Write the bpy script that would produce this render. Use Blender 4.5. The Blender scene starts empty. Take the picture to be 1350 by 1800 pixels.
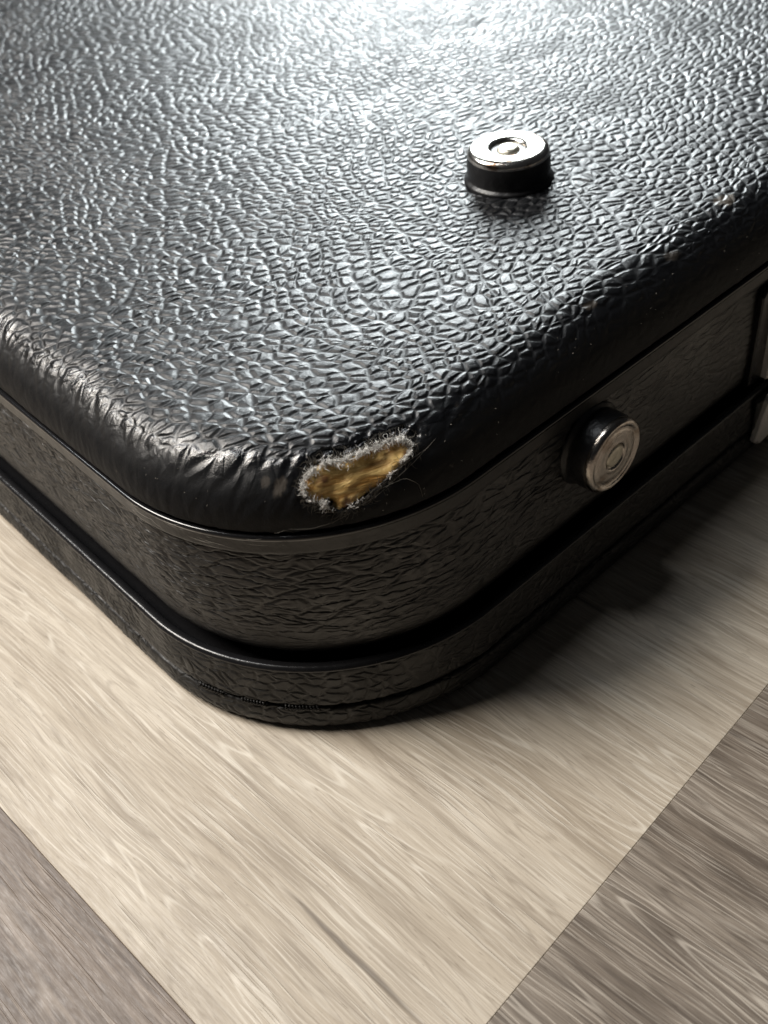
import bpy, math, random
import numpy as np
from mathutils import Vector, Matrix, Euler

# ------------------------------------------------------------------ camera, world, lamps, exposure
S = 0.04                      # metres per working unit
sc = bpy.context.scene
COL = sc.collection
random.seed(7)
rng = np.random.default_rng(7)

cam_d = bpy.data.cameras.new("camera")
cam = bpy.data.objects.new("camera", cam_d)
COL.objects.link(cam)
cam.location = (-1.32154384 * S, -2.40900703 * S, 4.18367946 * S)
cam.rotation_euler = (0.82117212, 0.09251401, -0.75208544)
cam_d.sensor_fit = 'VERTICAL'
cam_d.sensor_height = 36.0
cam_d.sensor_width = 27.0
cam_d.lens = 36.0 * 1856.9787 / 1800.0
cam_d.clip_start = 0.005
cam_d.clip_end = 20.0
cam_d.dof.use_dof = True
cam_d.dof.focus_distance = 0.187
cam_d.dof.aperture_fstop = 26.0
sc.camera = cam

world = bpy.data.worlds.new("World")
sc.world = world
world.use_nodes = True
bg = world.node_tree.nodes["Background"]
bg.inputs[0].default_value = (0.60, 0.62, 0.66, 1)
bg.inputs[1].default_value = 0.022

def area_lamp(name, d, dist, size, power, color, target=(1.5, 1.5, 0.5), shape='DISK', size_y=None):
    l = bpy.data.lights.new(name, 'AREA')
    l.shape = shape
    l.size = size
    if size_y: l.size_y = size_y
    l.energy = power
    l.color = color
    o = bpy.data.objects.new(name, l)
    COL.objects.link(o)
    d = Vector(d).normalized()
    t = Vector(target) * S
    o.location = t + d * dist
    o.rotation_euler = d.to_track_quat('Z', 'Y').to_euler()
    return o
# low window-like lamp behind the case: the big glow on the top panel
area_lamp("lamp_back", (0.64, 0.66, 0.40), 0.75, 0.34, 9.0, (0.91, 0.98, 1.0), target=(2.7, 1.8, 1.5))
# compact ceiling lamp overhead: lights the floor, throws the soft shadow beside the case
area_lamp("lamp_ceiling", (-0.40, 0.50, 0.78), 1.0, 0.42, 12.0, (1.0, 0.93, 0.845))
# cool light from the room's far left
area_lamp("lamp_side", (-0.15, 0.50, 0.85), 0.9, 0.08, 4.3, (0.94, 0.97, 1.0), target=(0.3, 1.2, 1.4), shape='RECTANGLE', size_y=0.75)

sc.view_settings.view_transform = 'Standard'
sc.view_settings.look = 'None'
sc.view_settings.exposure = 0.0
sc.view_settings.gamma = 1.0

# ------------------------------------------------------------------ sizes (working units)
W, D, H = 10.2, 8.6, 1.54     # case width (x), depth (y), height
R = 1.0923                    # plan corner radius
r = 0.30                      # rounding of the top edge
Ri = R - r

# ------------------------------------------------------------------ helpers
def mesh_obj(name, co, faces, mat, parent=None, smooth=True, uv=None, attrs=None, kind=None, label=None, loc=None):
    me = bpy.data.meshes.new(name)
    co = np.asarray(co, dtype=np.float64) * S
    if isinstance(faces, np.ndarray):
        nf, k = faces.shape
        me.vertices.add(len(co)); me.vertices.foreach_set("co", co.astype(np.float32).ravel())
        me.loops.add(nf * k); me.loops.foreach_set("vertex_index", faces.astype(np.int32).ravel())
        me.polygons.add(nf)
        me.polygons.foreach_set("loop_start", np.arange(0, nf * k, k, dtype=np.int32))
        me.polygons.foreach_set("loop_total", np.full(nf, k, dtype=np.int32))
        me.update(calc_edges=True)
    else:
        me.from_pydata([tuple(c) for c in co], [], faces)
    me.validate(clean_customdata=False)
    if uv is not None:
        lay = me.uv_layers.new(name="UVMap")
        vi = np.empty(len(me.loops), dtype=np.int32)
        me.loops.foreach_get("vertex_index", vi)
        lay.data.foreach_set("uv", np.asarray(uv, dtype=np.float32)[vi].ravel())
    for an, av in (attrs or {}).items():
        a = me.attributes.new(an, 'FLOAT', 'POINT')
        a.data.foreach_set("value", np.asarray(av, dtype=np.float32))
    me.polygons.foreach_set("use_smooth", np.full(len(me.polygons), smooth))
    me.materials.append(mat)
    o = bpy.data.objects.new(name, me)
    COL.objects.link(o)
    if parent is not None: o.parent = parent
    if kind: o["kind"] = kind
    if label: o["label"] = label
    return o

def spacing(segs):
    """segs: list of (start, end, step) -> 1D sorted sample positions"""
    out = []
    for a, b, st in segs:
        n = max(1, int(round((b - a) / st)))
        out.extend(np.linspace(a, b, n, endpoint=False))
    out.append(segs[-1][1])
    return np.array(out)

def contour(fine, coarse, fy=4.6, fx=6.2):
    """closed plan contour of the case. returns base point, outward normal, corner centre flag, arc length"""
    pts = []; nor = []
    def line(p0, p1, n, step):
        L = np.hypot(*(np.array(p1) - p0)); k = max(1, int(L / step))
        for t in np.linspace(0, 1, k, endpoint=False):
            pts.append(np.array(p0) * (1 - t) + np.array(p1) * t); nor.append(np.array(n))
    def arc(c, a0, a1, step):
        k = max(3, int(abs(a1 - a0) * R / step))
        for a in np.linspace(a0, a1, k, endpoint=False):
            n = np.array([math.cos(a), math.sin(a)])
            pts.append(np.array(c) + n * R); nor.append(n)
    pi = math.pi
    line((0, D - R), (0, fy), (-1., 0.), coarse)
    line((0, fy), (0, R), (-1., 0.), fine)
    arc((R, R), pi, 1.5 * pi, fine)
    line((R, 0), (fx, 0), (0., -1.), fine)
    line((fx, 0), (W - R, 0), (0., -1.), coarse)
    arc((W - R, R), 1.5 * pi, 2 * pi, coarse)
    line((W, R), (W, D - R), (1., 0.), coarse)
    arc((W - R, D - R), 0, .5 * pi, coarse)
    line((W - R, D), (R, D), (0., 1.), coarse)
    arc((R, D - R), .5 * pi, pi, coarse)
    P = np.array(pts); N = np.array(nor)
    seg = np.linalg.norm(np.roll(P, -1, 0) - P, axis=1)
    s = np.concatenate([[0], np.cumsum(seg)])[:-1]
    return P, N, s

def resample(profile, step):
    pr = [np.array(q, float) for q in profile]; out = [pr[0]]
    for a, b in zip(pr[:-1], pr[1:]):
        n = max(1, int(math.ceil(np.linalg.norm(b - a) / step)))
        for i in range(1, n + 1): out.append(a + (b - a) * i / n)
    return np.array(out)

def smooth_profile(profile, step, it=2):
    p = [np.array(q, float) for q in profile]
    for _ in range(it):          # chaikin corner cutting
        q = [p[0]]
        for a, b in zip(p[:-1], p[1:]):
            q += [a * .75 + b * .25, a * .25 + b * .75]
        q.append(p[-1]); p = q
    return resample(p, step)

def sweep(name, profile, mat, parent, fine=0.02, coarse=0.25, pstep=0.02, rounds=1, **kw):
    """profile: (offset outward, z) from top to bottom on the outside"""
    P, N, s = contour(fine, coarse)
    pr = smooth_profile(profile, pstep, rounds)
    t = np.concatenate([[0], np.cumsum(np.linalg.norm(np.diff(pr, axis=0), axis=1))])
    n, m = len(P), len(pr)
    co = np.empty((n, m, 3))
    co[:, :, 0] = P[:, None, 0] + N[:, None, 0] * pr[None, :, 0]
    co[:, :, 1] = P[:, None, 1] + N[:, None, 1] * pr[None, :, 0]
    co[:, :, 2] = pr[None, :, 1]
    uv = np.empty((n, m, 2)); uv[:, :, 0] = s[:, None]; uv[:, :, 1] = -t[None, :]
    i = np.arange(n)[:, None]; j = np.arange(m - 1)[None, :]; i2 = (i + 1) % n
    f = np.stack([i * m + j, i * m + j + 1, i2 * m + j + 1, i2 * m + j], -1).reshape(-1, 4)
    return mesh_obj(name, co.reshape(-1, 3), f, mat, parent, uv=uv.reshape(-1, 2), **kw)

def lathe(name, prof, mat, parent, seg=64, M=None, **kw):
    co = []; f = []
    m = len(prof)
    for k in range(seg):
        a = 2 * math.pi * k / seg
        for (q, z) in prof: co.append((q * math.cos(a), q * math.sin(a), z))
    for k in range(seg):
        k2 = (k + 1) % seg
        for j in range(m - 1): f.append((k * m + j, k2 * m + j, k2 * m + j + 1, k * m + j + 1))
    co = np.array(co)
    if M is not None: co = co @ np.array(M.to_3x3()).T + np.array(M.translation)
    return mesh_obj(name, co, np.array(f)[:, ::-1] if False else np.array(f), mat, parent, **kw)

class Tubes:
    """collects thin tapered tubes into one mesh"""
    def __init__(self): self.v = []; self.f = []
    def add(self, pts, rad, sides=4, taper=True):
        pts = [np.array(p, float) for p in pts]; n = len(pts); b = len(self.v)
        for i, p in enumerate(pts):
            t = pts[min(i + 1, n - 1)] - pts[max(i - 1, 0)]; t /= (np.linalg.norm(t) + 1e-12)
            u = np.cross(t, (0.3, 0.2, 0.93)); u /= (np.linalg.norm(u) + 1e-12); w = np.cross(t, u)
            q = rad * (1 - 0.7 * abs(2 * i / (n - 1) - 1) ** 2 if taper else 1)
            for k in range(sides):
                a = 2 * math.pi * k / sides
                self.v.append(p + (u * math.cos(a) + w * math.sin(a)) * q)
        for i in range(n - 1):
            for k in range(sides):
                k2 = (k + 1) % sides
                self.f.append((b + i * sides + k, b + i * sides + k2, b + (i + 1) * sides + k2, b + (i + 1) * sides + k))
    def build(self, name, mat, parent=None, **kw):
        return mesh_obj(name, np.array(self.v), np.array(self.f), mat, parent, **kw)

# ------------------------------------------------------------------ material helpers
class NT:
    def __init__(self, name):
        self.m = bpy.data.materials.new(name); self.m.use_nodes = True
        self.t = self.m.node_tree; self.t.nodes.clear()
        self.out = self.n('ShaderNodeOutputMaterial'); self.b = self.n('ShaderNodeBsdfPrincipled')
        self.l(self.b.outputs[0], self.out.inputs[0])
    def n(self, typ, **kw):
        nd = self.t.nodes.new(typ)
        for k, v in kw.items(): setattr(nd, k, v)
        return nd
    def l(self, a, b): self.t.links.new(a, b)
    def put(self, sock, v):
        if isinstance(v, bpy.types.NodeSocket): self.l(v, sock)
        else: sock.default_value = v
    def math(self, op, a, b=0.0, c=None, clamp=False):
        nd = self.n('ShaderNodeMath', operation=op); nd.use_clamp = clamp
        self.put(nd.inputs[0], a); self.put(nd.inputs[1], b)
        if c is not None: self.put(nd.inputs[2], c)
        return nd.outputs[0]
    def vmath(self, op, a, b=(0, 0, 0), scale=None):
        nd = self.n('ShaderNodeVectorMath', operation=op)
        self.put(nd.inputs[0], a); self.put(nd.inputs[1], b)
        if scale is not None: self.put(nd.inputs['Scale'], scale)
        return nd.outputs[0]
    def noise(self, vec, scale, detail=2.0, rough=0.5, color=False, dist=0.0, dims='3D'):
        nd = self.n('ShaderNodeTexNoise', noise_dimensions=dims)
        self.put(nd.inputs['Vector'], vec); self.put(nd.inputs['Scale'], scale)
        nd.inputs['Detail'].default_value = detail; nd.inputs['Roughness'].default_value = rough
        nd.inputs['Distortion'].default_value = dist
        return nd.outputs['Color' if color else 'Fac']
    def voro(self, vec, scale, feature='F1', out='Distance', rnd=1.0, smooth=None):
        nd = self.n('ShaderNodeTexVoronoi', feature=feature, voronoi_dimensions='2D')
        self.put(nd.inputs['Vector'], vec); nd.inputs['Scale'].default_value = scale
        nd.inputs['Randomness'].default_value = rnd
        if smooth is not None and 'Smoothness' in nd.inputs: nd.inputs['Smoothness'].default_value = smooth
        return nd.outputs[out]
    def ramp(self, fac, a, b, lo=0.0, hi=1.0, interp='SMOOTHSTEP'):
        nd = self.n('ShaderNodeMapRange', interpolation_type=interp)
        self.put(nd.inputs[0], fac); self.put(nd.inputs[1], a); self.put(nd.inputs[2], b)
        self.put(nd.inputs[3], lo); self.put(nd.inputs[4], hi)
        return nd.outputs[0]
    def mapping(self, vec, rot=0.0, scale=(1, 1, 1), loc=(0, 0, 0)):
        nd = self.n('ShaderNodeMapping'); self.put(nd.inputs[0], vec)
        nd.inputs['Location'].default_value = loc
        nd.inputs['Rotation'].default_value = (0, 0, rot); nd.inputs['Scale'].default_value = scale
        return nd.outputs[0]
    def mix(self, fac, a, b):
        nd = self.n('ShaderNodeMix', data_type='RGBA'); self.put(nd.inputs[0], fac)
        self.put(nd.inputs[6], a); self.put(nd.inputs[7], b)
        return nd.outputs[2]
    def fmix(self, fac, a, b):
        nd = self.n('ShaderNodeMix', data_type='FLOAT'); self.put(nd.inputs[0], fac)
        self.put(nd.inputs[2], a); self.put(nd.inputs[3], b)
        return nd.outputs[0]
    def bump(self, h, dist, strength=1.0, normal=None):
        nd = self.n('ShaderNodeBump'); self.put(nd.inputs['Height'], h)
        nd.inputs['Distance'].default_value = dist; nd.inputs['Strength'].default_value = strength
        if normal is not None: self.l(normal, nd.inputs['Normal'])
        return nd.outputs[0]
    def attr(self, name):
        return self.n('ShaderNodeAttribute', attribute_name=name).outputs['Fac']
    def uv(self): return self.n('ShaderNodeUVMap').outputs[0]

def turned(k, p, ang, scale=(1, 1, 1), loc=(0, 0, 0)):
    """coordinates turned so x runs along direction ang, then scaled"""
    return k.mapping(k.mapping(p, -ang), 0.0, scale, loc)

def mat_leather_top():
    k = NT("pebbled_leather_top"); uv = k.uv()
    w1 = k.vmath('SUBTRACT', k.noise(uv, 0.8, 1.0, color=True), (.5, .5, .5))
    w2 = k.vmath('SUBTRACT', k.noise(uv, 6.0, 1.0, color=True), (.5, .5, .5))
    p = k.vmath('ADD', uv, k.vmath('SCALE', w1, scale=0.42))
    p = k.vmath('ADD', p, k.vmath('SCALE', w2, scale=0.050))
    w3 = k.vmath('SUBTRACT', k.noise(uv, 15.0, 1.0, color=True), (.5, .5, .5))
    p = k.vmath('ADD', p, k.vmath('SCALE', w3, scale=0.022))
    # rows of pebbles follow gently curved lines over the panel
    t = turned(k, p, math.radians(-25))
    sp = k.n('ShaderNodeSeparateXYZ'); k.l(t, sp.inputs[0])
    dx = k.math('SUBTRACT', sp.outputs[0], 1.0)
    yy = k.math('SUBTRACT', sp.outputs[1], k.math('MULTIPLY', k.math('MULTIPLY', dx, dx), 0.085))
    cb = k.n('ShaderNodeCombineXYZ'); k.l(sp.outputs[0], cb.inputs[0]); k.l(yy, cb.inputs[1])
    t = cb.outputs[0]
    q = k.mapping(t, 0.0, (1.0, 1.30, 1.0))
    SCL = 13.2
    e = k.voro(q, SCL, 'DISTANCE_TO_EDGE', rnd=0.84)
    cell = k.ramp(e, 0.0, 0.29)
    thin = k.ramp(e, 0.0, 0.10)
    f1 = k.n('ShaderNodeTexVoronoi', feature='F1', voronoi_dimensions='2D'); k.l(q, f1.inputs['Vector'])
    f1.inputs['Scale'].default_value = SCL; f1.inputs['Randomness'].default_value = 0.84
    sepc = k.n('ShaderNodeSeparateColor'); k.l(f1.outputs['Color'], sepc.inputs[0]); rnd = sepc.outputs[0]
    q2 = turned(k, t, 0.6, (1.0, 1.3, 1.0), (3.3, 1.7, 0))
    e2 = k.ramp(k.voro(q2, SCL * 1.7, 'DISTANCE_TO_EDGE', rnd=0.9), 0.0, 0.30)
    q3 = turned(k, t, 0.35, (1.0, 2.6, 1.0), (7.1, 2.2, 0))
    e3 = k.ramp(k.voro(q3, 3.6, 'DISTANCE_TO_EDGE', rnd=1.0), 0.0, 0.07)
    e3 = k.fmix(k.ramp(k.noise(uv, 1.9, 1.0), 0.46, 0.62), 1.0, e3)
    dm = k.math('SUBTRACT', 1.0, k.math('MULTIPLY', k.math('MULTIPLY', f1.outputs['Distance'], f1.outputs['Distance']), 1.5), clamp=True)
    h = k.math('MULTIPLY', cell, k.math('MULTIPLY_ADD', dm, 0.6, 0.4))
    h = k.math('MULTIPLY', h, k.math('MULTIPLY_ADD', rnd, 0.25, 0.75))
    h = k.math('MULTIPLY', h, k.math('MULTIPLY_ADD', e2, 0.08, 0.92))
    h = k.math('MULTIPLY', h, k.math('MULTIPLY_ADD', e3, 0.55, 0.45))
    h = k.math('ADD', h, k.math('MULTIPLY', k.noise(uv, 48.0, 3.0, 0.6), 0.12))
    edge = k.attr("edge")
    # on the stretched rounding the pebbles flatten, long soft wrinkles run across it
    pw = k.vmath('ADD', uv, k.vmath('SCALE', w2, scale=0.04))
    we = k.voro(turned(k, pw, math.radians(8), (1.0, 2.3, 1.0)), 5.2, 'DISTANCE_TO_EDGE', rnd=1.0)
    wr = k.ramp(we, 0.0, 0.36)
    we2 = k.ramp(k.voro(turned(k, pw, math.radians(30), (1.0, 1.8, 1.0), (4, 1, 0)), 9.0, 'DISTANCE_TO_EDGE', rnd=1.0), 0.0, 0.14)
    he = k.math('MULTIPLY_ADD', wr, 0.85, k.math('MULTIPLY', k.noise(uv, 6.0, 3.0, 0.45), 0.7))
    he = k.math('MULTIPLY', he, k.math('MULTIPLY_ADD', we2, 0.12, 0.88))
    low = k.attr("wall")
    hw = k.math('MULTIPLY_ADD', k.noise(uv, 16.0, 4.0, 0.6), 0.6, 0.5)
    h1 = k.fmix(edge, h, he)
    h1 = k.fmix(k.math('MULTIPLY', low, 0.72), h1, hw)
    dsp = k.n('ShaderNodeDisplacement'); k.l(h1, dsp.inputs[0])
    dsp.inputs['Midlevel'].default_value = 0.8; dsp.inputs['Scale'].default_value = 0.0086 * S
    k.l(dsp.outputs[0], k.out.inputs[2]); k.m.displacement_method = 'BOTH'
    micro = k.math('ADD', k.noise(uv, 150.0, 2.0, 0.6), k.math('MULTIPLY', k.noise(uv, 330.0, 1.0, 0.5), 0.5))
    k.l(k.bump(micro, 0.0014 * S, 0.9), k.b.inputs['Normal'])
    big = k.noise(uv, 2.2, 3.0, 0.6)
    rough = k.math('ADD', k.ramp(big, 0.3, 0.7, 0.32, 0.40), k.math('MULTIPLY', rnd, 0.07))
    rough = k.math('ADD', rough, k.math('MULTIPLY', k.math('SUBTRACT', 1.0, thin), 0.15))
    rough = k.fmix(edge, rough, 0.17); rough = k.fmix(low, rough, 0.62)
    k.l(rough, k.b.inputs['Roughness'])
    # worn, dusty scuffs low on the rounding
    sc1 = k.ramp(k.noise(uv, 11.0, 4.0, 0.7), 0.60, 0.74)
    sc2 = k.ramp(k.noise(uv, 1.6, 2.0, 0.5), 0.50, 0.62)
    dust = k.math('MULTIPLY', k.math('MULTIPLY', k.math('MULTIPLY', sc1, sc2), k.math('MAXIMUM', edge, low)), 0.5)
    dust = k.math('MAXIMUM', dust, k.attr("scuff"))
    c = k.mix(dust, (0.0045, 0.0050, 0.0062, 1), (0.10, 0.085, 0.07, 1))
    k.l(c, k.b.inputs['Base Color'])
    k.l(k.fmix(low, k.fmix(edge, 0.50, 0.95), 0.22), k.b.inputs['Specular IOR Level'])
    return k.m

def mat_leather_side():
    k = NT("grained_leather_side"); uv = k.uv()
    w = k.vmath('SUBTRACT', k.noise(uv, 2.2, 3.0, color=True), (.5, .5, .5))
    p = k.vmath('ADD', uv, k.vmath('SCALE', w, scale=0.12))
    wf = k.vmath('SUBTRACT', k.noise(k.mapping(uv, 0, (1, 1.8, 1)), 9.0, 2.0, color=True), (.5, .5, .5))
    p = k.vmath('ADD', p, k.vmath('SCALE', wf, scale=0.045))
    q = k.mapping(p, 0.0, (0.78, 3.1, 1.0))
    e = k.voro(q, 7.2, 'DISTANCE_TO_EDGE', rnd=0.85)
    cell = k.ramp(e, 0.0, 0.20)
    q2 = k.mapping(p, 0.12, (1.0, 2.9, 1.0), (2, 5, 0))
    e2 = k.ramp(k.voro(q2, 10.5, 'DISTANCE_TO_EDGE', rnd=1.0), 0.0, 0.25)
    # scale-like: each fold overlaps the one below
    f1 = k.n('ShaderNodeTexVoronoi', feature='F1', voronoi_dimensions='2D'); k.l(q, f1.inputs['Vector']); f1.inputs['Scale'].default_value = 7.2; f1.inputs['Randomness'].default_value = 0.85
    sx = k.n('ShaderNodeSeparateXYZ')
    k.l(k.vmath('SUBTRACT', q, f1.outputs['Position']), sx.inputs[0])
    saw = k.math('MULTIPLY', sx.outputs[1], -5.5)
    h = k.math('ADD', k.math('MULTIPLY', k.math('MULTIPLY', cell, 0.7), k.math('MULTIPLY_ADD', e2, 0.35, 0.65)), saw)
    fade = k.attr("fade")
    h = k.math('MULTIPLY', h, k.fmix(fade, 1.0, 0.30))
    h = k.math('ADD', h, k.math('MULTIPLY', k.noise(uv, 70.0, 3.0, 0.6), 0.10))
    dsp = k.n('ShaderNodeDisplacement'); k.l(h, dsp.inputs[0])
    dsp.inputs['Midlevel'].default_value = 0.6; dsp.inputs['Scale'].default_value = 0.0085 * S
    k.l(dsp.outputs[0], k.out.inputs[2]); k.m.displacement_method = 'BOTH'
    k.l(k.bump(k.noise(uv, 220.0, 2.0, 0.6), 0.001 * S, 0.8), k.b.inputs['Normal'])
    k.l(k.ramp(k.noise(uv, 3.0, 3.0), 0.3, 0.7, 0.42, 0.56), k.b.inputs['Roughness'])
    k.l(k.mix(k.ramp(k.noise(uv, 4.0, 4.0, 0.7), 0.55, 0.8), (0.009, 0.0085, 0.008, 1), (0.019, 0.017, 0.015, 1)), k.b.inputs['Base Color'])
    k.b.inputs['Specular IOR Level'].default_value = 0.85
    return k.m

def mat_leather_lid():
    k = NT("worn_leather_lid"); uv = k.uv()
    w = k.vmath('SUBTRACT', k.noise(uv, 6.0, 3.0, color=True), (.5, .5, .5))
    p = k.vmath('ADD', uv, k.vmath('SCALE', w, scale=0.12))
    e = k.ramp(k.voro(k.mapping(p, 0.0, (1.0, 1.7, 1.0)), 13.0, 'DISTANCE_TO_EDGE', rnd=1.0), 0.0, 0.25)
    m = k.ramp(k.noise(uv, 3.0, 2.0), 0.35, 0.65)
    h = k.math('MULTIPLY', e, k.math('MULTIPLY_ADD', m, 0.7, 0.3))
    h = k.math('ADD', h, k.math('MULTIPLY', k.noise(uv, 30.0, 4.0, 0.65), 0.5))
    h = k.math('ADD', h, k.math('MULTIPLY', k.noise(uv, 7.0, 2.0, 0.5), 0.6))
    dsp = k.n('ShaderNodeDisplacement'); k.l(h, dsp.inputs[0])
    dsp.inputs['Midlevel'].default_value = 0.8; dsp.inputs['Scale'].default_value = 0.0055 * S
    k.l(dsp.outputs[0], k.out.inputs[2]); k.m.displacement_method = 'BOTH'
    k.l(k.ramp(k.noise(uv, 8.0, 3.0), 0.3, 0.7, 0.42, 0.60), k.b.inputs['Roughness'])
    k.l(k.mix(k.ramp(k.noise(uv, 9.0, 4.0, 0.7), 0.55, 0.8), (0.008, 0.0075, 0.007, 1), (0.022, 0.020, 0.018, 1)), k.b.inputs['Base Color'])
    return k.m

def mat_plain(name, color, rough, metallic=0.0, bscale=0.0, bdist=0.0, spots=None, spec=0.5, vscale=(1, 1, 1)):
    k = NT(name)
    tc = k.n('ShaderNodeTexCoord').outputs['Object']
    v = k.mapping(tc, 0, tuple(x / S for x in vscale))
    nz = k.noise(v, 12.0, 4.0, 0.65)
    rr = k.math('ADD', rough, k.math('MULTIPLY', k.math('SUBTRACT', nz, 0.5), 0.25 * min(1.0, rough * 3)), clamp=True)
    k.l(rr, k.b.inputs['Roughness'])
    k.b.inputs['Metallic'].default_value = metallic
    k.b.inputs['Specular IOR Level'].default_value = spec
    if spots:
        f = k.ramp(k.noise(v, spots[1], 4.0, 0.7), spots[2], spots[3])
        k.l(k.mix(f, (*color, 1), (*spots[0], 1)), k.b.inputs['Base Color'])
    else: k.b.inputs['Base Color'].default_value = (*color, 1)
    if bscale: k.l(k.bump(k.noise(v, bscale, 4.0, 0.6), bdist * S, 1.0), k.b.inputs['Normal'])
    return k.m

M_TOP = mat_leather_top()
M_SIDE = mat_leather_side()
M_LID = mat_leather_lid()
M_TRIM = mat_plain("satin_black_trim", (0.012, 0.012, 0.012), 0.40, bscale=40, bdist=0.002, spots=((0.05, 0.043, 0.035), 18, 0.62, 0.80))
M_LIP = mat_plain("glossy_black_lip", (0.010, 0.010, 0.011), 0.25, bscale=7, bdist=0.005)
M_LIPA = mat_plain("thin_glossy_lip", (0.012, 0.012, 0.013), 0.12)
M_CORE = mat_plain("black_core", (0.004, 0.004, 0.004), 0.8)
M_RUB = mat_plain("black_rubber", (0.010, 0.010, 0.011), 0.38, bscale=16, bdist=0.006)
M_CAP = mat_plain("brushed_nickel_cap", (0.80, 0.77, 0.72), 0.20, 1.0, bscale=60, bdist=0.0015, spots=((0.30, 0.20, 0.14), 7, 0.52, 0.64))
M_CAPR = mat_plain("worn_shade_toned_nickel_cap", (0.50, 0.46, 0.42), 0.24, 1.0, bscale=45, bdist=0.0020, spots=((0.33, 0.27, 0.22), 9, 0.50, 0.68))  # worn nickel; base colour also lowered to paint in its dim, shaded reflection
M_RIVET = mat_plain("dull_rivet_metal", (0.62, 0.59, 0.50), 0.45, 1.0, bscale=22, bdist=0.006)
M_CHROME = mat_plain("latch_metal", (0.88, 0.85, 0.80), 0.45, 0.25, bscale=14, bdist=0.003)
M_STITCH = mat_plain("black_stitch_thread", (0.016, 0.015, 0.014), 0.42)
def mat_fibre(name, c, r=0.9):
    k = NT(name); k.b.inputs['Base Color'].default_value = (*c, 1); k.b.inputs['Roughness'].default_value = r
    k.b.inputs['Specular IOR Level'].default_value = 0.2
    k.b.inputs['Subsurface Weight'].default_value = 0.0
    return k.m
M_FLUFF = mat_fibre("white_cotton_backing", (0.92, 0.90, 0.86))
M_LINT = mat_fibre("pale_lint", (0.24, 0.22, 0.19))
M_TORN = mat_fibre("torn_leather_edge", (0.10, 0.088, 0.072))

def mat_board():
    k = NT("raw_fibreboard"); 
    tc = k.n('ShaderNodeTexCoord').outputs['Object']
    v = k.mapping(tc, 0, (1 / S, 1 / S, 1 / S))
    vs = k.mapping(k.mapping(v, math.radians(22)), 0.0, (5.0, 34.0, 34.0))
    a = k.noise(vs, 1.0, 4.0, 0.65, dist=0.6)
    b = k.noise(v, 9.0, 3.0, 0.6)
    c = k.mix(k.ramp(a, 0.30, 0.70), (0.50, 0.25, 0.055, 1), (0.92, 0.67, 0.26, 1))
    c = k.mix(k.ramp(b, 0.50, 0.72), c, (0.16, 0.065, 0.02, 1))
    k.l(c, k.b.inputs['Base Color'])
    k.b.inputs['Roughness'].default_value = 0.55
    k.l(k.bump(a, 0.012 * S, 1.0, k.bump(b, 0.02 * S, 0.6)), k.b.inputs['Normal'])
    return k.m
M_BOARD = mat_board()

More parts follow.
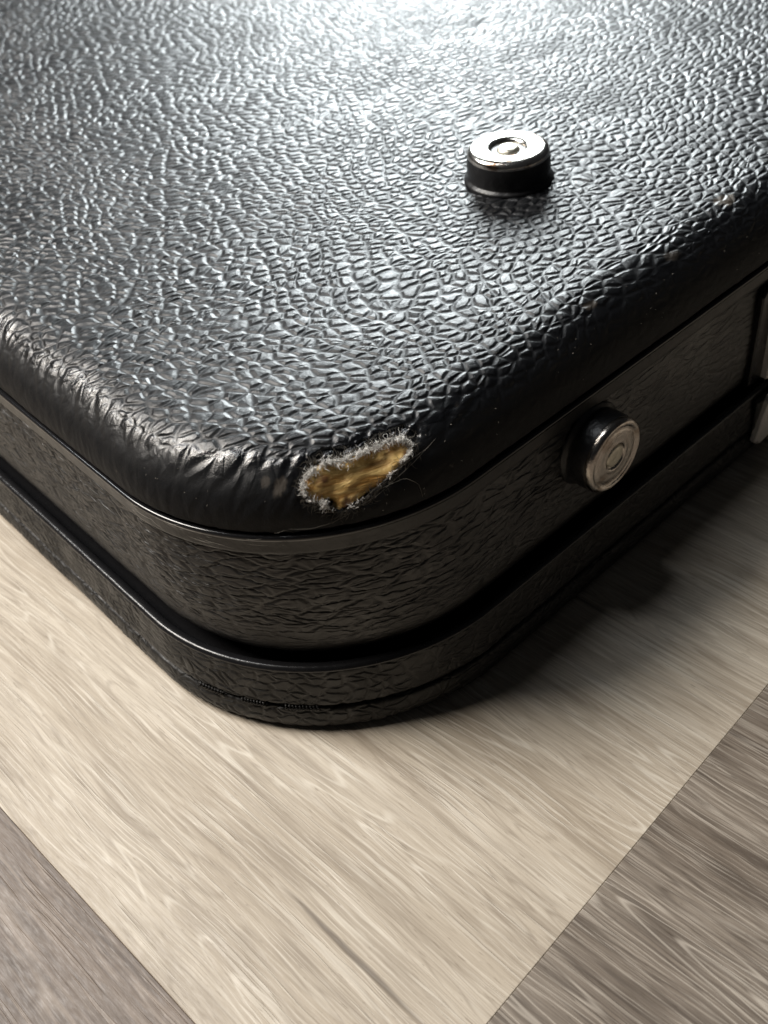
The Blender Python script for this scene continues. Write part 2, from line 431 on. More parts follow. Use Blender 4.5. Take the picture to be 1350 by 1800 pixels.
CRK = 1.5
def mat_floor(name, light, mid, dark, hi, seed, streak=1.0, gscale=1.0):
    """wood-look laminate; object x = across the grain, object y = along it"""
    k = NT(name)
    tc = k.n('ShaderNodeTexCoord').outputs['Object']
    v = k.mapping(tc, 0, (1 / S, 1 / S, 1 / S), (seed * 3.1, seed * 7.7, seed))
    wv = k.vmath('SUBTRACT', k.noise(k.mapping(v, 0, (1.0, 0.45, 1)), 1.1, 2.0, color=True), (.5, .5, .5))
    v2 = k.vmath('ADD', v, k.vmath('MULTIPLY', wv, (0.14, 0.0, 0)))
    wv3 = k.vmath('SUBTRACT', k.noise(k.mapping(v, 0, (3.0, 2.2, 1)), 1.6, 2.0, color=True), (.5, .5, .5))
    v2 = k.vmath('ADD', v2, k.vmath('MULTIPLY', wv3, (0.016, 0.0, 0)))
    broad = k.noise(k.mapping(v2, 0, (2.4, 0.38, 1)), 1.0, 3.0, 0.55)
    s1 = k.noise(k.mapping(v2, 0, (12.0 * gscale, 1.1, 1)), 1.0, 3.0, 0.6)
    s2 = k.noise(k.mapping(v2, 0, (34.0 * gscale, 0.85, 1)), 1.0, 3.0, 0.6)
    s3 = k.noise(k.mapping(v2, 0, (44.0 * gscale, 0.9, 1), (5, 9, 0)), 1.0, 2.0, 0.5)
    mott = k.noise(k.mapping(v, 0, (3.2, 1.6, 1)), 1.0, 4.0, 0.65)
    c = k.mix(k.ramp(broad, 0.30, 0.70), (*mid, 1), (*light, 1))
    c = k.mix(k.math('MULTIPLY', k.ramp(s1, 0.46, 0.68), 0.50 * streak), c, (*dark, 1))
    c = k.mix(k.math('MULTIPLY', k.ramp(s2, 0.48, 0.60), 0.24 * streak), c, (*dark, 1))
    c = k.mix(k.math('MULTIPLY', k.ramp(mott, 0.50, 0.70), 0.22), c, (*mid, 1))
    s4 = k.noise(k.mapping(v2, 0, (85.0 * gscale, 3.0, 1), (1, 4, 0)), 1.0, 3.0, 0.6)
    c = k.mix(k.math('MULTIPLY', k.ramp(s4, 0.52, 0.62), 0.20 * streak), c, (*dark, 1))
    c = k.mix(k.math('MULTIPLY', k.ramp(s4, 0.48, 0.34), 0.30), c, (*hi, 1))
    def rings(sx, sy, K, loc, w):
        n_ = k.noise(k.mapping(v2, 0, (sx * gscale, sy, 1), loc), 1.0, 1.0, 0.35)
        fr = k.math('FRACT', k.math('MULTIPLY', n_, K))
        tri = k.math('ABSOLUTE', k.math('SUBTRACT', fr, 0.5))
        return k.ramp(tri, w, 0.0)
    ra = rings(5.0, 0.24, 24.0, (3, 1, 0), 0.17)
    rb = rings(8.0, 0.38, 20.0, (9, 5, 2), 0.20)
    sa = k.ramp(k.noise(k.mapping(v, 0, (4.0, 1.2, 1), (2, 2, 5)), 1.0, 2.0, 0.6), 0.38, 0.62)
    sb = k.ramp(k.noise(k.mapping(v, 0, (5.0, 1.5, 1), (6, 7, 1)), 1.0, 2.0, 0.6), 0.36, 0.60)
    c = k.mix(k.math('MULTIPLY', k.math('MULTIPLY', rb, sb), 0.42 * streak), c, (*dark, 1))
    c = k.mix(k.math('MULTIPLY', k.math('MULTIPLY', ra, sa), 0.55), c, (*hi, 1))
    line = k.ramp(s3, 0.57, 0.61)
    seg = k.ramp(k.noise(k.mapping(v, 0, (6.0, 1.5, 1)), 1.0, 2.0, 0.5), 0.42, 0.6)
    hl = k.math('MULTIPLY', line, seg)
    c = k.mix(k.math('MULTIPLY', hl, 0.35), c, (*hi, 1))
    pore = k.ramp(k.noise(k.mapping(v2, 0, (95, 11, 1), (8, 1, 0)), 1.0, 2.0, 0.5), 0.64, 0.72)
    c = k.mix(k.math('MULTIPLY', pore, 0.45), c, (*dark, 1))
    # rare dark cracks along the grain
    sy_ = k.n('ShaderNodeSeparateXYZ'); k.l(v, sy_.inputs[0])
    cr = k.ramp(k.noise(k.mapping(v2, 0, (7.5, 0.42, 1), (2, 3, 0)), 1.0, 1.0, 0.4), 0.735, 0.80)
    if seed == 1.0: cr = k.math('MULTIPLY', cr, k.ramp(sy_.outputs[1], 7.7 + CRK, 7.7 + CRK + 0.2, 1.0, 0.0))
    c = k.mix(k.math('MULTIPLY', cr, 0.7), c, (dark[0] * .35, dark[1] * .32, dark[2] * .30, 1))
    k.l(c, k.b.inputs['Base Color'])
    gr = k.noise(k.mapping(v, 0, (60, 14, 1)), 1.0, 3.0, 0.6)
    k.l(k.ramp(gr, 0.3, 0.7, 0.42, 0.58), k.b.inputs['Roughness'])
    hh = k.math('SUBTRACT', k.math('ADD', k.math('MULTIPLY', hl, 0.5), k.math('MULTIPLY', gr, 0.2)), k.math('MULTIPLY', s2, 0.5))
    k.l(k.bump(hh, 0.006 * S, 0.7), k.b.inputs['Normal'])
    return k.m
M_FL_LIGHT = mat_floor("pale_oak_laminate", (0.60, 0.53, 0.43), (0.475, 0.405, 0.315), (0.24, 0.19, 0.14), (0.80, 0.74, 0.635), 1.0, 0.9)
M_FL_DARK = mat_floor("grey_brown_laminate", (0.275, 0.232, 0.188), (0.185, 0.150, 0.118), (0.070, 0.053, 0.040), (0.60, 0.54, 0.46), 4.0, 1.25, 1.0)
M_FL_MAUVE = mat_floor("mauve_grey_laminate", (0.205, 0.160, 0.128), (0.145, 0.110, 0.086), (0.065, 0.047, 0.036), (0.38, 0.315, 0.26), 9.0, 1.0, 0.8)
M_SUB = mat_plain("subfloor", (0.02, 0.018, 0.016), 0.9)

# ------------------------------------------------------------------ floor
floor = bpy.data.objects.new("floor", None); COL.objects.link(floor); floor["kind"] = "structure"
FA = 0.0553990          # plank direction against the case
mesh_obj("subfloor", [(-300, -300, -0.26), (300, -300, -0.26), (300, 300, -0.26), (-300, 300, -0.26)], [(0, 1, 2, 3)], M_SUB, floor, smooth=False)
PW, PL, GAP, BV = 4.85, 32.0, 0.0006, 0.0035
def plank(v0, u0, mat, label=None):
    """v across, u along the grain"""
    w, l = PW - GAP, PL - GAP
    b = BV
    x = [0, b * .5, b, w - b, w - b * .5, w]; y = [0, b * .5, b, l - b, l - b * .5, l]
    def zz(i, j):
        e = min(i, 5 - i, j, 5 - j); return (-0.003, -0.0008, 0.0)[e]
    co = [(x[i], y[j], zz(i, j)) for i in range(6) for j in range(6)]
    f = [(i * 6 + j, (i + 1) * 6 + j, (i + 1) * 6 + j + 1, i * 6 + j + 1) for i in range(5) for j in range(5)]
    k = len(co); co += [(0, 0, -.2), (w, 0, -.2), (w, l, -.2), (0, l, -.2)]
    f += [(k, k + 1, 30, 0)[::1], (k + 1, k + 2, 35, 30), (k + 2, k + 3, 5, 35), (k + 3, k, 0, 5)]
    o = mesh_obj("plank", co, f, mat, floor, smooth=False)
    ca, sa = math.cos(FA), math.sin(FA)
    # v axis = (c, s), u axis = (-s, c)
    o.location = ((v0 * ca - u0 * sa) * S, (v0 * sa + u0 * ca) * S, 0)
    o.rotation_euler = (0, 0, FA)
    if label: o["label"] = label
    return o
V0, U0 = -1.0351, -1.2186
plank(V0, U0, M_FL_LIGHT, "pale oak coloured plank under the case corner")
plank(V0, U0 - PL, M_FL_DARK, "grey brown plank butted against the pale one at lower right")
plank(V0 - PW, U0 - PL * 0.62, M_FL_MAUVE, "mauve grey plank at lower left")
mats = [M_FL_LIGHT, M_FL_DARK, M_FL_MAUVE]
plank(V0, U0 + PL, M_FL_DARK)
plank(V0 - PW, U0 + PL * 0.38, M_FL_LIGHT); plank(V0 - PW, U0 - PL * 1.62, M_FL_DARK)
for i in (-5, -4, -3, -2, 1, 2, 3, 4, 5):
    off = ((i * 0.37) % 1.0) * PL
    for j in (-2, -1, 0, 1):
        plank(V0 + i * PW, U0 - off + j * PL, mats[(i * 2 + j * 3 + 1) % 3])

# ------------------------------------------------------------------ the case
case = bpy.data.objects.new("instrument_case", None); COL.objects.link(case)
case["label"] = "black leather-covered hard case with a torn rounded corner, lying on the wood laminate floor"
case["category"] = "case"

HOLE = np.array([(0.4291, 0.2977), (0.5108, 0.2839), (0.5807, 0.2396), (0.6636, 0.2093), (0.7259, 0.1908), (0.8335, 0.1514), (0.8536, 0.0892), (0.7932, 0.0781), (0.7456, 0.0705), (0.7038, 0.0618), (0.6465, 0.0539), (0.591, 0.0569), (0.5333, 0.062), (0.4744, 0.0712), (0.4215, 0.0776), (0.4037, 0.1326), (0.3865, 0.1781), (0.3662, 0.2161), (0.3758, 0.2672)])

def poly_sd(P, poly):
    """signed distance (negative inside)"""
    P = np.asarray(P); d = np.full(len(P), 1e9); ins = np.zeros(len(P), bool)
    n = len(poly)
    for i in range(n):
        a = poly[i]; b = poly[(i + 1) % n]; ab = b - a
        t = np.clip(((P - a) @ ab) / (ab @ ab), 0, 1)
        d = np.minimum(d, np.linalg.norm(P - (a + t[:, None] * ab), axis=1))
        c = ((a[1] > P[:, 1]) != (b[1] > P[:, 1])) & (P[:, 0] < (b[0] - a[0]) * (P[:, 1] - a[1]) / (b[1] - a[1] + 1e-15) + a[0])
        ins ^= c
    return np.where(ins, -d, d)

def shell(P, inset=0.0):
    """flattened leather coordinates -> point on top panel, its normal, arc length past the flat part, wall amount"""
    u, v = P[:, 0], P[:, 1]
    qx = np.clip(u, R, W - R); qy = np.clip(v, R, D - R)
    ex, ey = u - qx, v - qy; L = np.hypot(ex, ey) + 1e-12
    dx, dy = ex / L, ey / L
    s = np.maximum(L - Ri, 0); qtr = r * math.pi / 2
    th = np.minimum(s / r, math.pi / 2); rest = np.maximum(s - qtr, 0)
    hang = 0.012; ub = 0.022
    down = np.minimum(rest, hang); bend = np.clip((rest - hang) / ub, 0, 2.6)   # turns under the edge
    bth = np.minimum(bend, math.pi / 2)
    under = np.maximum(rest - hang - ub * math.pi / 2, 0)
    k = np.where(L > Ri, Ri + r * np.sin(th) - ub * (1 - np.cos(bth)) - under, L)
    z = H - r * (1 - np.cos(th)) - down - ub * np.sin(bth)
    pos = np.stack([qx + dx * k, qy + dy * k, z], -1)
    nxy = np.sin(th); nz = np.cos(th)
    N = np.stack([dx * nxy, dy * nxy, nz], -1)
    N = np.where((L > Ri)[:, None], N, np.array([0, 0, 1.0]))
    return pos - N * inset, N, s, L

SM = r * math.pi / 2 + 0.012 + 0.022 * math.pi / 2 + 0.05
def hash_noise(P, f, seed=0):
    g = np.random.default_rng(seed).random((256, 256))
    x = P[:, 0] * f; y = P[:, 1] * f
    xi = np.floor(x).astype(int); yi = np.floor(y).astype(int); fx = x - xi; fy = y - yi
    fx = fx * fx * (3 - 2 * fx); fy = fy * fy * (3 - 2 * fy)
    G = lambda a, b: g[a % 256, b % 256]
    return (G(xi, yi) * (1 - fx) + G(xi + 1, yi) * fx) * (1 - fy) + (G(xi, yi + 1) * (1 - fx) + G(xi + 1, yi + 1) * fx) * fy

def build_top():
    lo = r - SM
    us = spacing([(lo, 0.30, 0.009), (0.30, 0.92, 0.005), (0.92, 3.6, 0.0095), (3.6, 6.4, 0.013), (6.4, W - lo, 0.12)])
    vs = spacing([(lo, 0.36, 0.006), (0.36, 3.4, 0.0095), (3.4, 7.4, 0.014), (7.4, D - lo, 0.12)])
    U, V = np.meshgrid(us, vs, indexing='ij'); P = np.stack([U.ravel(), V.ravel()], -1)
    # pull outside vertices onto the hem
    qx = np.clip(P[:, 0], R, W - R); qy = np.clip(P[:, 1], R, D - R)
    e = P - np.stack([qx, qy], -1); L = np.linalg.norm(e, axis=1) + 1e-12; Lm = Ri + SM
    over = L > Lm
    Pc = P.copy(); Pc[over] = (np.stack([qx, qy], -1) + e / L[:, None] * Lm)[over]
    nu, nv = len(us), len(vs)
    i, j = np.meshgrid(np.arange(nu - 1), np.arange(nv - 1), indexing='ij')
    a = (i * nv + j).ravel(); b = ((i + 1) * nv + j).ravel(); c = ((i + 1) * nv + j + 1).ravel(); d = (i * nv + j + 1).ravel()
    F = np.stack([a, b, c, d], -1)
    keep = ~(over[F].all(axis=1))
    # torn hole
    near = (np.abs(P[:, 0] - 0.6) < 0.5) & (np.abs(P[:, 1] - 0.18) < 0.4)
    sd = np.full(len(P), 1.0); sd[near] = poly_sd(P[near], HOLE)
    sd[near] += (hash_noise(P[near], 30, 3) - 0.5) * 0.034 + (hash_noise(P[near], 80, 4) - 0.5) * 0.018
    keep &= ~((sd[F] < 0).all(axis=1))
    F = F[keep]
    pos, N, s, L2 = shell(Pc)
    # dented, sagging rim round the tear; curled torn hem
    rim = np.exp(-(np.maximum(sd, 0) / 0.05) ** 2) * (sd < 0.5)
    pos -= N * (0.010 * rim)[:, None]
    hem = (sd < 0.006)
    pos[hem] -= N[hem] * 0.030
    # cracked leather just above the tear
    crk = np.array([(0.47, 0.325), (0.55, 0.318), (0.63, 0.272), (0.72, 0.236), (0.80, 0.205), (0.875, 0.175), (0.905, 0.12)])
    dcr = np.full(len(P), 1.0)
    for a_, b_ in zip(crk[:-1], crk[1:]):
        ab = b_ - a_; t_ = np.clip(((P[near] - a_) @ ab) / (ab @ ab), 0, 1)
        dcr[near] = np.minimum(dcr[near], np.linalg.norm(P[near] + (hash_noise(P[near], 30, 55)[:, None] - .5) * .018 - (a_ + t_[:, None] * ab), axis=1))
    pos -= N * (0.020 * np.exp(-(dcr / 0.0055) ** 2))[:, None]
    # gentle unevenness of the covering
    und = (hash_noise(Pc, 1.3, 11) - 0.5) * 0.010 + (hash_noise(Pc, 3.1, 12) - 0.5) * 0.006
    pos += N * und[:, None]
    edge = np.clip((s - 0.06 + (hash_noise(Pc, 7, 5) - .5) * .12) / 0.14, 0, 1); edge = edge * edge * (3 - 2 * edge)
    near2 = np.exp(-(np.hypot((P[:, 0] - .55) / .75, (P[:, 1] - .3) / .55)) ** 2)
    straight = 0.45 + 0.55 * near2 + 0.35 * (P[:, 0] < 0.9)
    edge = np.clip(edge * straight, 0, 1)
    wall = np.clip((s - 0.17) / 0.16, 0, 1)
    scuff = np.zeros(len(P))
    for (cx, cy, rx, ry, am, sd_) in ((3.20, 0.235, .07, .04, .8, 1), (2.64, .14, .07, .03, .35, 2), (2.05, .16, .05, .02, .5, 6), (.322, .345, .045, .03, .7, 3), (.30, .40, .03, .02, .5, 5)):
        m = np.exp(-((P[:, 0] - cx) / rx) ** 2 - ((P[:, 1] - cy) / ry) ** 2)
        nn = hash_noise(P, 34, 20 + sd_) * .6 + hash_noise(P, 80, 40 + sd_) * .4
        scuff = np.maximum(scuff, am * np.clip((m * 1.5 + nn - 1.05) * 3, 0, 1))
    used = np.zeros(len(P), bool); used[F.ravel()] = True
    idx = np.cumsum(used) - 1
    return mesh_obj("top_panel", pos[used], idx[F], M_TOP, case, uv=Pc[used], attrs=dict(edge=edge[used], wall=wall[used], scuff=scuff[used]),
                    label="pebbled black leather top panel with a rounded, scuffed edge")
top_panel = build_top()

# fibreboard core showing through the tear (closed lump of board under the leather)
def build_board():
    us = np.arange(0.30, 0.94, 0.008); vs = np.arange(-0.02, 0.38, 0.007)
    U, V = np.meshgrid(us, vs, indexing='ij'); P = np.stack([U.ravel(), V.ravel()], -1)
    pos, N, s, L = shell(P, 0.022)
    dep = (hash_noise(P, 9, 31) - .5) * .03 + (hash_noise(P, 28, 32) - .5) * .012
    # chunk broken out towards the right end, and a raised splinter on the left
    dep -= 0.030 * np.exp(-((P[:, 0] - .70) / .07) ** 2 - ((P[:, 1] - .155) / .035) ** 2)
    dep += 0.016 * np.exp(-((P[:, 0] - .46) / .05) ** 2 - ((P[:, 1] - .235) / .04) ** 2)
    dep -= 0.06 * np.exp(-((P[:, 0] - .405) / .03) ** 2 - ((P[:, 1] - .125) / .035) ** 2)
    sd = poly_sd(P, HOLE)
    pos = pos + N * dep[:, None] - N * (0.05 * np.clip(sd / 0.04, 0, 1))[:, None]
    nv = len(vs)
    i, j = np.meshgrid(np.arange(len(us) - 1), np.arange(nv - 1), indexing='ij')
    a = (i * nv + j).ravel(); F = np.stack([a, a + nv, a + nv + 1, a + 1], -1)
    F = F[(sd[F] < 0.05).all(axis=1)]
    return mesh_obj("board_core", pos, F, M_BOARD, case, label="bare yellow-brown fibreboard showing through the torn corner")
board = build_board()

def on_shell(u, v, inset=0.0):
    pos, N, s, L = shell(np.array([[u, v]]), inset); return pos[0], N[0]

# white cotton backing frayed round the tear, one tangled mass of fibres
def fray():
    T = Tubes(); R_ = random.Random(5)
    n = len(HOLE); cen = HOLE.mean(0)
    # weights: dense along the upper edge and the left end, sparse on the lower right
    dens = [1.0, 1.0, 1.15, 1.15, 1.1, 1.1, .7, .45, .5, .35, .3, .12, .12, .18, .25, .8, 1.0, 1.0, .9]
    for i in range(n):
        a = HOLE[i]; b = HOLE[(i + 1) % n]; L = np.linalg.norm(b - a)
        inward = np.array([-(b - a)[1], (b - a)[0]]) / L
        if (cen - a) @ inward < 0: inward = -inward
        for _ in range(int(L * 7500 * dens[i])):
            t = R_.random(); q = a + (b - a) * t
            dd = abs(R_.gauss(0, 1))
            d = (-0.005 + dd * (0.011 if dens[i] > .7 else 0.004)) * (0.6 + 0.8 * hash_noise(np.array([q]), 21, 77)[0])
            q = q + inward * d
            cl = hash_noise(np.array([q]), 48, 78)[0] * .6 + hash_noise(np.array([q]), 95, 79)[0] * .4
            if cl < 0.46 + (0.12 if dens[i] < .7 else 0.0) + (0.10 if dens[i] < .4 else 0): continue
            p0, N = on_shell(q[0], q[1], 0.016 - R_.random() * 0.024)
            pts = [p0]; dr = np.array([R_.gauss(0, 1), R_.gauss(0, 1), R_.gauss(0, 1)]); dr /= np.linalg.norm(dr)
            ln = R_.uniform(0.006, 0.018) if R_.random() < .9 else R_.uniform(.025, .045)
            for k in range(4):
                dr = dr + np.array([R_.gauss(0, .7), R_.gauss(0, .7), R_.gauss(0, .7)]); dr /= np.linalg.norm(dr)
                pts.append(pts[-1] + dr * ln / 4)
            T.add(pts, R_.uniform(0.0006, 0.0014), 3)
    T.build("frayed_lining", M_FLUFF, case, kind="stuff", label="white fluffy fabric backing frayed around the tear")
    T = Tubes()
    for i in range(n):
        a = HOLE[i]; b = HOLE[(i + 1) % n]; L = np.linalg.norm(b - a)
        out = np.array([(b - a)[1], -(b - a)[0]]) / L
        if (cen - a) @ out > 0: out = -out
        for _ in range(int(L * 420)):
            t = R_.random(); q = a + (b - a) * t + out * abs(R_.gauss(0, 0.010))
            p0, N = on_shell(q[0], q[1], -0.002)
            tan = (b - a) / L; ang = R_.gauss(0, .8)
            pts = [p0]; ln = R_.uniform(.012, .05); c2 = R_.gauss(0, 1.2)
            for k in range(1, 5):
                an = ang + c2 * k / 5; w = tan * math.cos(an) + out * math.sin(an)
                qq = q + w * ln * k / 4
                p, N = on_shell(qq[0], qq[1], -0.002 - R_.random() * 0.008); pts.append(p)
            T.add(pts, R_.uniform(0.0007, 0.0013), 3)
    T.build("torn_threads", M_TORN, case, kind="stuff", label="fine brownish threads along the torn leather edge")
fray()

# dark groove behind the trim, closing the body (core) from top to bottom
sweep("inner_body", [(-0.16, 1.36), (-0.16, 1.2), (-0.155, 0.8), (-0.16, 0.5), (-0.16, 0.02), (-0.4, 0.012)], M_CORE, case, fine=0.1, pstep=0.3, rounds=0)
# upper trim strip with its thin glossy lip
sweep("trim_strip", [(-0.16, 1.178), (-0.05, 1.180), (0.0, 1.182), (0.006, 1.176), (0.005, 1.15), (0.005, 1.12), (0.005, 1.100), (0.000, 1.093), (-0.014, 1.090), (-0.04, 1.090)],
      M_TRIM, case, fine=0.03, pstep=0.006, rounds=1)
sweep("trim_lip", [(-0.020, 1.180), (-0.018, 1.192), (-0.010, 1.199), (0.002, 1.200), (0.010, 1.195), (0.013, 1.186), (0.009, 1.174)], M_LIPA, case, fine=0.03, pstep=0.004, rounds=1,
      label="thin glossy raised edge of the trim strip")

def side_band():
    prof = [(-0.05, 1.100), (-0.018, 1.098), (-0.012, 1.090), (-0.008, 1.04), (0.0, 0.90), (0.004, 0.76), (0.003, 0.62), (0.000, 0.52), (-0.006, 0.47), (-0.018, 0.435), (-0.040, 0.405), (-0.08, 0.385), (-0.16, 0.37)]
    o = sweep("side_band", prof, M_SIDE, case, fine=0.0085, coarse=0.2, pstep=0.0085, rounds=2, label="grained black leather side wall, wrinkled round the corner")
    me = o.data; co = np.empty(len(me.vertices) * 3, dtype=np.float32); me.vertices.foreach_get("co", co); z = co.reshape(-1, 3)[:, 2] / S
    a = me.attributes.new("fade", 'FLOAT', 'POINT')
    f = np.clip((0.60 - z) / 0.12, 0, 1) + np.clip((z - 1.07) / .02, 0, 1)
    co = co.reshape(-1, 3) / S
    f = np.maximum(f, np.clip((co[:, 0] - 1.6) / 1.2, 0, .75) * (co[:, 1] < .5))
    a.data.foreach_set("value", np.clip(f, 0, 1).astype(np.float32))
    return o
side_band()

# lower lid: rolled lip, covered band, sewn seam, bottom shell
sweep("lid_lip", [(-0.16, 0.28), (-0.01, 0.29), (0.002, 0.32), (0.010, 0.37), (0.018, 0.400), (0.034, 0.418), (0.058, 0.427), (0.068, 0.427), (0.078, 0.420), (0.085, 0.408), (0.080, 0.398)], M_LIP, case, fine=0.03, pstep=0.006, rounds=2,
      label="rolled satin lip of the lower lid")
sweep("lid_band", [(0.074, 0.408), (0.083, 0.400), (0.088, 0.35), (0.096, 0.26), (0.103, 0.205), (0.101, 0.188), (0.090, 0.178), (0.074, 0.174)], M_LID, case, fine=0.010, coarse=.2, pstep=0.009, rounds=2)
sweep("seam_welt", [(0.078, 0.182), (0.083, 0.172), (0.083, 0.160), (0.078, 0.150)], M_TRIM, case, fine=0.03, pstep=0.01, rounds=0)
sweep("lid_bottom", [(0.074, 0.158), (0.092, 0.156), (0.104, 0.148), (0.112, 0.120), (0.117, 0.085), (0.114, 0.050), (0.098, 0.020), (0.07, 0.010), (0.0, 0.010), (-0.4, 0.010)], M_LID, case, fine=0.012, coarse=.2, pstep=0.010, rounds=2,
      label="rounded lower shell of the lid resting on the floor")

# short rows of stitches in the seam round the corner
def contour_at(sang=None, y=None, x=None):
    if sang is not None:
        a = math.pi + sang
        n = np.array([math.cos(a), math.sin(a), 0]); return np.array([R + R * n[0], R + R * n[1], 0]), n, np.array([-n[1], n[0], 0])
def stitch_row(a0, a1, n):
    T = Tubes()
    for k in range(n):
        a = a0 + (a1 - a0) * (k + .5) / n
        p, nn, tg = contour_at(a)
        base = p + nn * 0.103
        T.add([base + np.array([0, 0, .184]) - tg * .004 - nn * .010, base + np.array([0, 0, .178]) + nn * .004, base + np.array([0, 0, .168]) + nn * .008, base + np.array([0, 0, .158]) + nn * .004, base + np.array([0, 0, .152]) + tg * .003 - nn * .010], 0.0085, 6)
    T.build("stitch_row", M_STITCH, case)
# angles measured from the left side towards the front
for x, y, L, n in ((-0.066, 0.812, 0, 0),): pass
stitch_row(0.25, 0.37, 8)
stitch_row(0.455, 0.560, 8)
stitch_row(0.640, 0.780, 10)

# ------------------------------------------------------------------ stud feet
def stud(M, cap_mat, lab, dished, flange=0.222):
    e = bpy.data.objects.new("stud_foot", None); COL.objects.link(e); e.parent = case; e["label"] = lab
    e.location = (0, 0, 0)
    def ln(n, p, m, par, **kw): return lathe(n, p, m, par, 72, M, **kw)
    body = ln("rubber_body", [(0.0, -0.01), (flange, -0.012), (flange + .002, 0.004), (flange - .004, 0.013), (0.206, 0.018), (0.203, 0.024), (0.207, 0.045), (0.2075, 0.09), (0.205, 0.125), (0.201, 0.142), (0.190, 0.15), (0.0, 0.15)], M_RUB, e)
    if dished:      # worn cap with concentric rings and an almost flush rivet
        cp = [(0.203, 0.126), (0.205, 0.138), (0.204, 0.150), (0.200, 0.161), (0.192, 0.169), (0.182, 0.1725), (0.174, 0.171), (0.168, 0.1665), (0.158, 0.1600), (0.148, 0.1655), (0.135, 0.1685), (0.112, 0.1690), (0.096, 0.1675), (0.088, 0.1690), (0.080, 0.1700), (0.073, 0.1680), (0.069, 0.1620), (0.066, 0.1560), (0.05, 0.156)]
        rv = [(0.060, 0.150), (0.061, 0.160), (0.058, 0.1655), (0.048, 0.1680), (0.030, 0.1690), (0.015, 0.1685), (0.0, 0.1670)]
    else:
        cp = [(0.203, 0.126), (0.2045, 0.138), (0.202, 0.150), (0.196, 0.160), (0.186, 0.167), (0.172, 0.1705), (0.150, 0.1715), (0.125, 0.1712), (0.108, 0.1698), (0.096, 0.1665), (0.088, 0.161), (0.083, 0.152), (0.080, 0.140), (0.078, 0.131)]
        rv = [(0.058, 0.130), (0.059, 0.142), (0.056, 0.154), (0.049, 0.1635), (0.038, 0.1680), (0.024, 0.1690), (0.012, 0.1678), (0.0, 0.1670)]
        ln("recess", [(0.082, 0.1505), (0.03, 0.1505), (0.0, 0.1505)], M_RUB, e)
    cap = ln("metal_cap", cp, cap_mat, e)
    ln("rivet", rv, M_RIVET, e)
    return e
KX, KY = 2.735, 1.285
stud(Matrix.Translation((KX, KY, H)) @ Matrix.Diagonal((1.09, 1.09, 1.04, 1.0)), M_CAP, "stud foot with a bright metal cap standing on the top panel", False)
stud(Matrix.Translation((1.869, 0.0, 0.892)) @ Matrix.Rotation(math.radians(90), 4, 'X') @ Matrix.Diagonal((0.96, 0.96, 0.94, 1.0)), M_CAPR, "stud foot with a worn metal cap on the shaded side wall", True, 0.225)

# ------------------------------------------------------------------ draw latch at the right edge
def prism(name, outline, y0, y1, mat, parent, bevel=0.008, **kw):
    """outline in (x, z), extruded from y0 (back) to y1 (front, smaller y)"""
    o2 = np.array(outline); c = o2.mean(0)
    n = len(o2)
    inner = c + (o2 - c) * (1 - bevel / np.abs(o2 - c).max() * 1.5)
    co = [(x, y0, z) for x, z in o2] + [(x, y1 + bevel, z) for x, z in o2] + [(x, y1, z) for x, z in inner]
    f = []
    for i in range(n):
        j = (i + 1) % n
        f.append((i, j, n + j, n + i)); f.append((n + i, n + j, 2 * n + j, 2 * n + i))
    f.append(tuple(range(2 * n, 3 * n))); f.append(tuple(range(n))[::-1])
    return mesh_obj(name, co, f, mat, parent, smooth=False, **kw)
latch = bpy.data.objects.new("draw_latch", None); COL.objects.link(latch); latch.parent = case
latch["label"] = "metal draw latch on the side wall"
prism("backing_plate", [(3.27, 0.44), (4.30, 0.44), (4.30, 1.06), (3.31, 1.06), (3.27, 1.02)], 0.0, -0.035, M_LIP, latch)
prism("lid_backing_plate", [(3.24, 0.10), (4.28, 0.10), (4.28, 0.385), (3.24, 0.385)], -0.08, -0.125, M_LIP, latch)
prism("upper_plate", [(3.385, 0.45), (4.2, 0.45), (4.2, 0.96), (3.42, 0.96), (3.385, 0.92)], -0.03, -0.085, M_CHROME, latch, 0.014)
prism("catch_plate", [(3.225, 0.130), (3.25, 0.100), (3.34, 0.11), (3.75, 0.20), (4.15, 0.20), (4.15, 0.395), (3.335, 0.395), (3.305, 0.37)], -0.12, -0.165, M_CHROME, latch, 0.016)
prism("hook", [(3.42, 0.33), (4.0, 0.33), (4.0, 0.47), (3.50, 0.47), (3.42, 0.40)], -0.10, -0.20, M_CHROME, latch, 0.014)

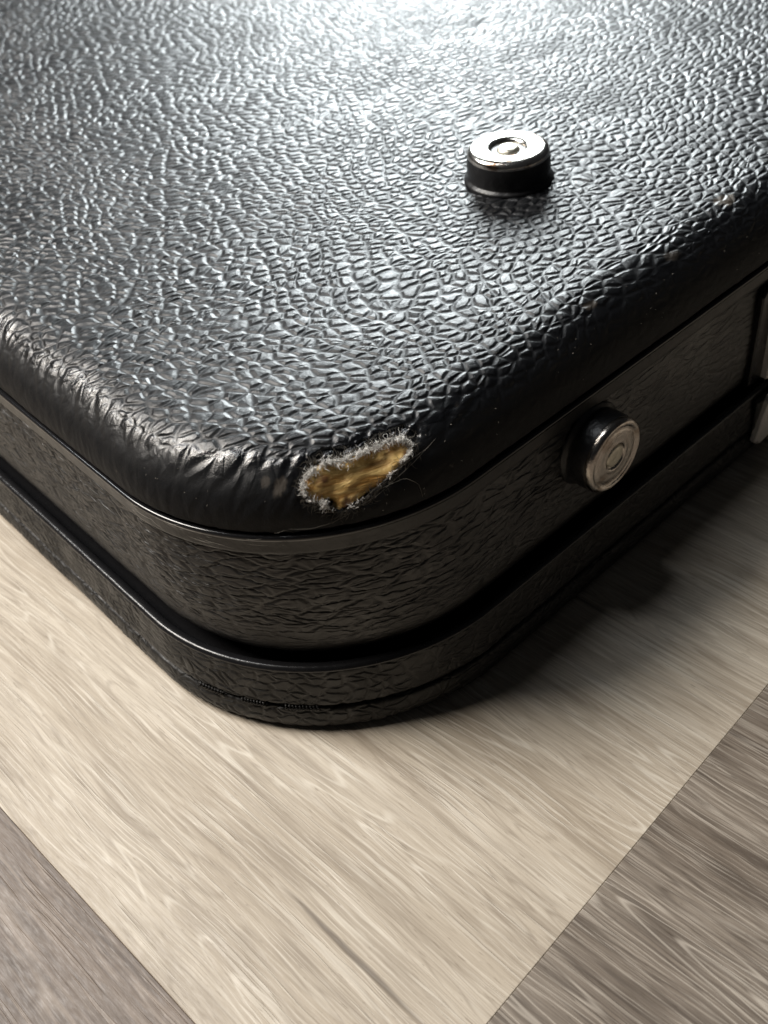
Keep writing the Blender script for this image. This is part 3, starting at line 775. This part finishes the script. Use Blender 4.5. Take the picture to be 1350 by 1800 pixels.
# ------------------------------------------------------------------ loose lint and hairs
def lint():
    T = Tubes(); R_ = random.Random(12)
    def hair(pts, rad=0.0011, lift=0.004):
        out = []
        for t in np.linspace(0, 1, 14):
            k = t * (len(pts) - 1); i = min(int(k), len(pts) - 2); f = k - i
            q = np.array(pts[i]) * (1 - f) + np.array(pts[i + 1]) * f
            p, N = on_shell(q[0], q[1], -lift - 0.004 * math.sin(t * 7)); out.append(p)
        T.add(out, rad, 3)
    hair([(0.60, 0.05), (0.66, 0.035), (0.74, 0.01), (0.78, -0.05), (0.77, -0.12)])
    hair([(0.55, 0.06), (0.66, 0.06), (0.78, 0.055), (0.90, 0.05)])
    hair([(0.50, 0.05), (0.60, 0.03), (0.80, 0.035), (0.95, 0.06)], .0009)
    hair([(0.20, 0.20), (0.28, 0.12), (0.36, 0.07), (0.46, 0.05)], .0009)
    hair([(0.13, 0.24), (0.18, 0.21), (0.20, 0.14)], .0009)
    for _ in range(26):
        a = R_.uniform(-.3, 1.9)
        # on the trim strip round the corner
        p, n, tg = contour_at(min(max(a * .8, .05), 1.45)); z = R_.uniform(1.10, 1.19)
        L = R_.uniform(.02, .16); c = R_.gauss(0, .3)
        pts = [p + n * (0.008 + .006 * math.sin(3 * t)) + tg * L * t + np.array([0, 0, z + c * .05 * t * t]) for t in np.linspace(0, 1, 6)]
        T.add(pts, R_.uniform(.0006, .0010), 3)
    for _ in range(55):
        u = R_.choice([R_.uniform(-0.1, 1.0), R_.uniform(.0, 3.5)]); v = R_.uniform(-.12, .12) if u > .5 else R_.uniform(.0, .9)
        if u < .4: u, v = v * .2 - .05, u + .6
        p, N = on_shell(u, v, -.002); d = np.array([R_.gauss(0, 1) for _ in range(3)]); d /= np.linalg.norm(d)
        T.add([p, p + d * .004, p + d * .008], R_.uniform(.0007, .0016), 4)
    for _ in range(150):
        u = R_.uniform(0.1, 5.0); v = R_.uniform(0.1, 4.5)
        p, N = on_shell(u, v, -.001); d = np.array([R_.gauss(0, 1), R_.gauss(0, 1), abs(R_.gauss(0, .3))]); d /= np.linalg.norm(d)
        T.add([p, p + d * .003, p + d * R_.choice([.006, .008, .02])], R_.uniform(.0006, .0013), 4)
    o = T.build("lint", M_LINT, None, kind="stuff", label="fine pale hairs and dust specks clinging to the torn corner of the case")
    o["category"] = "lint"
lint()
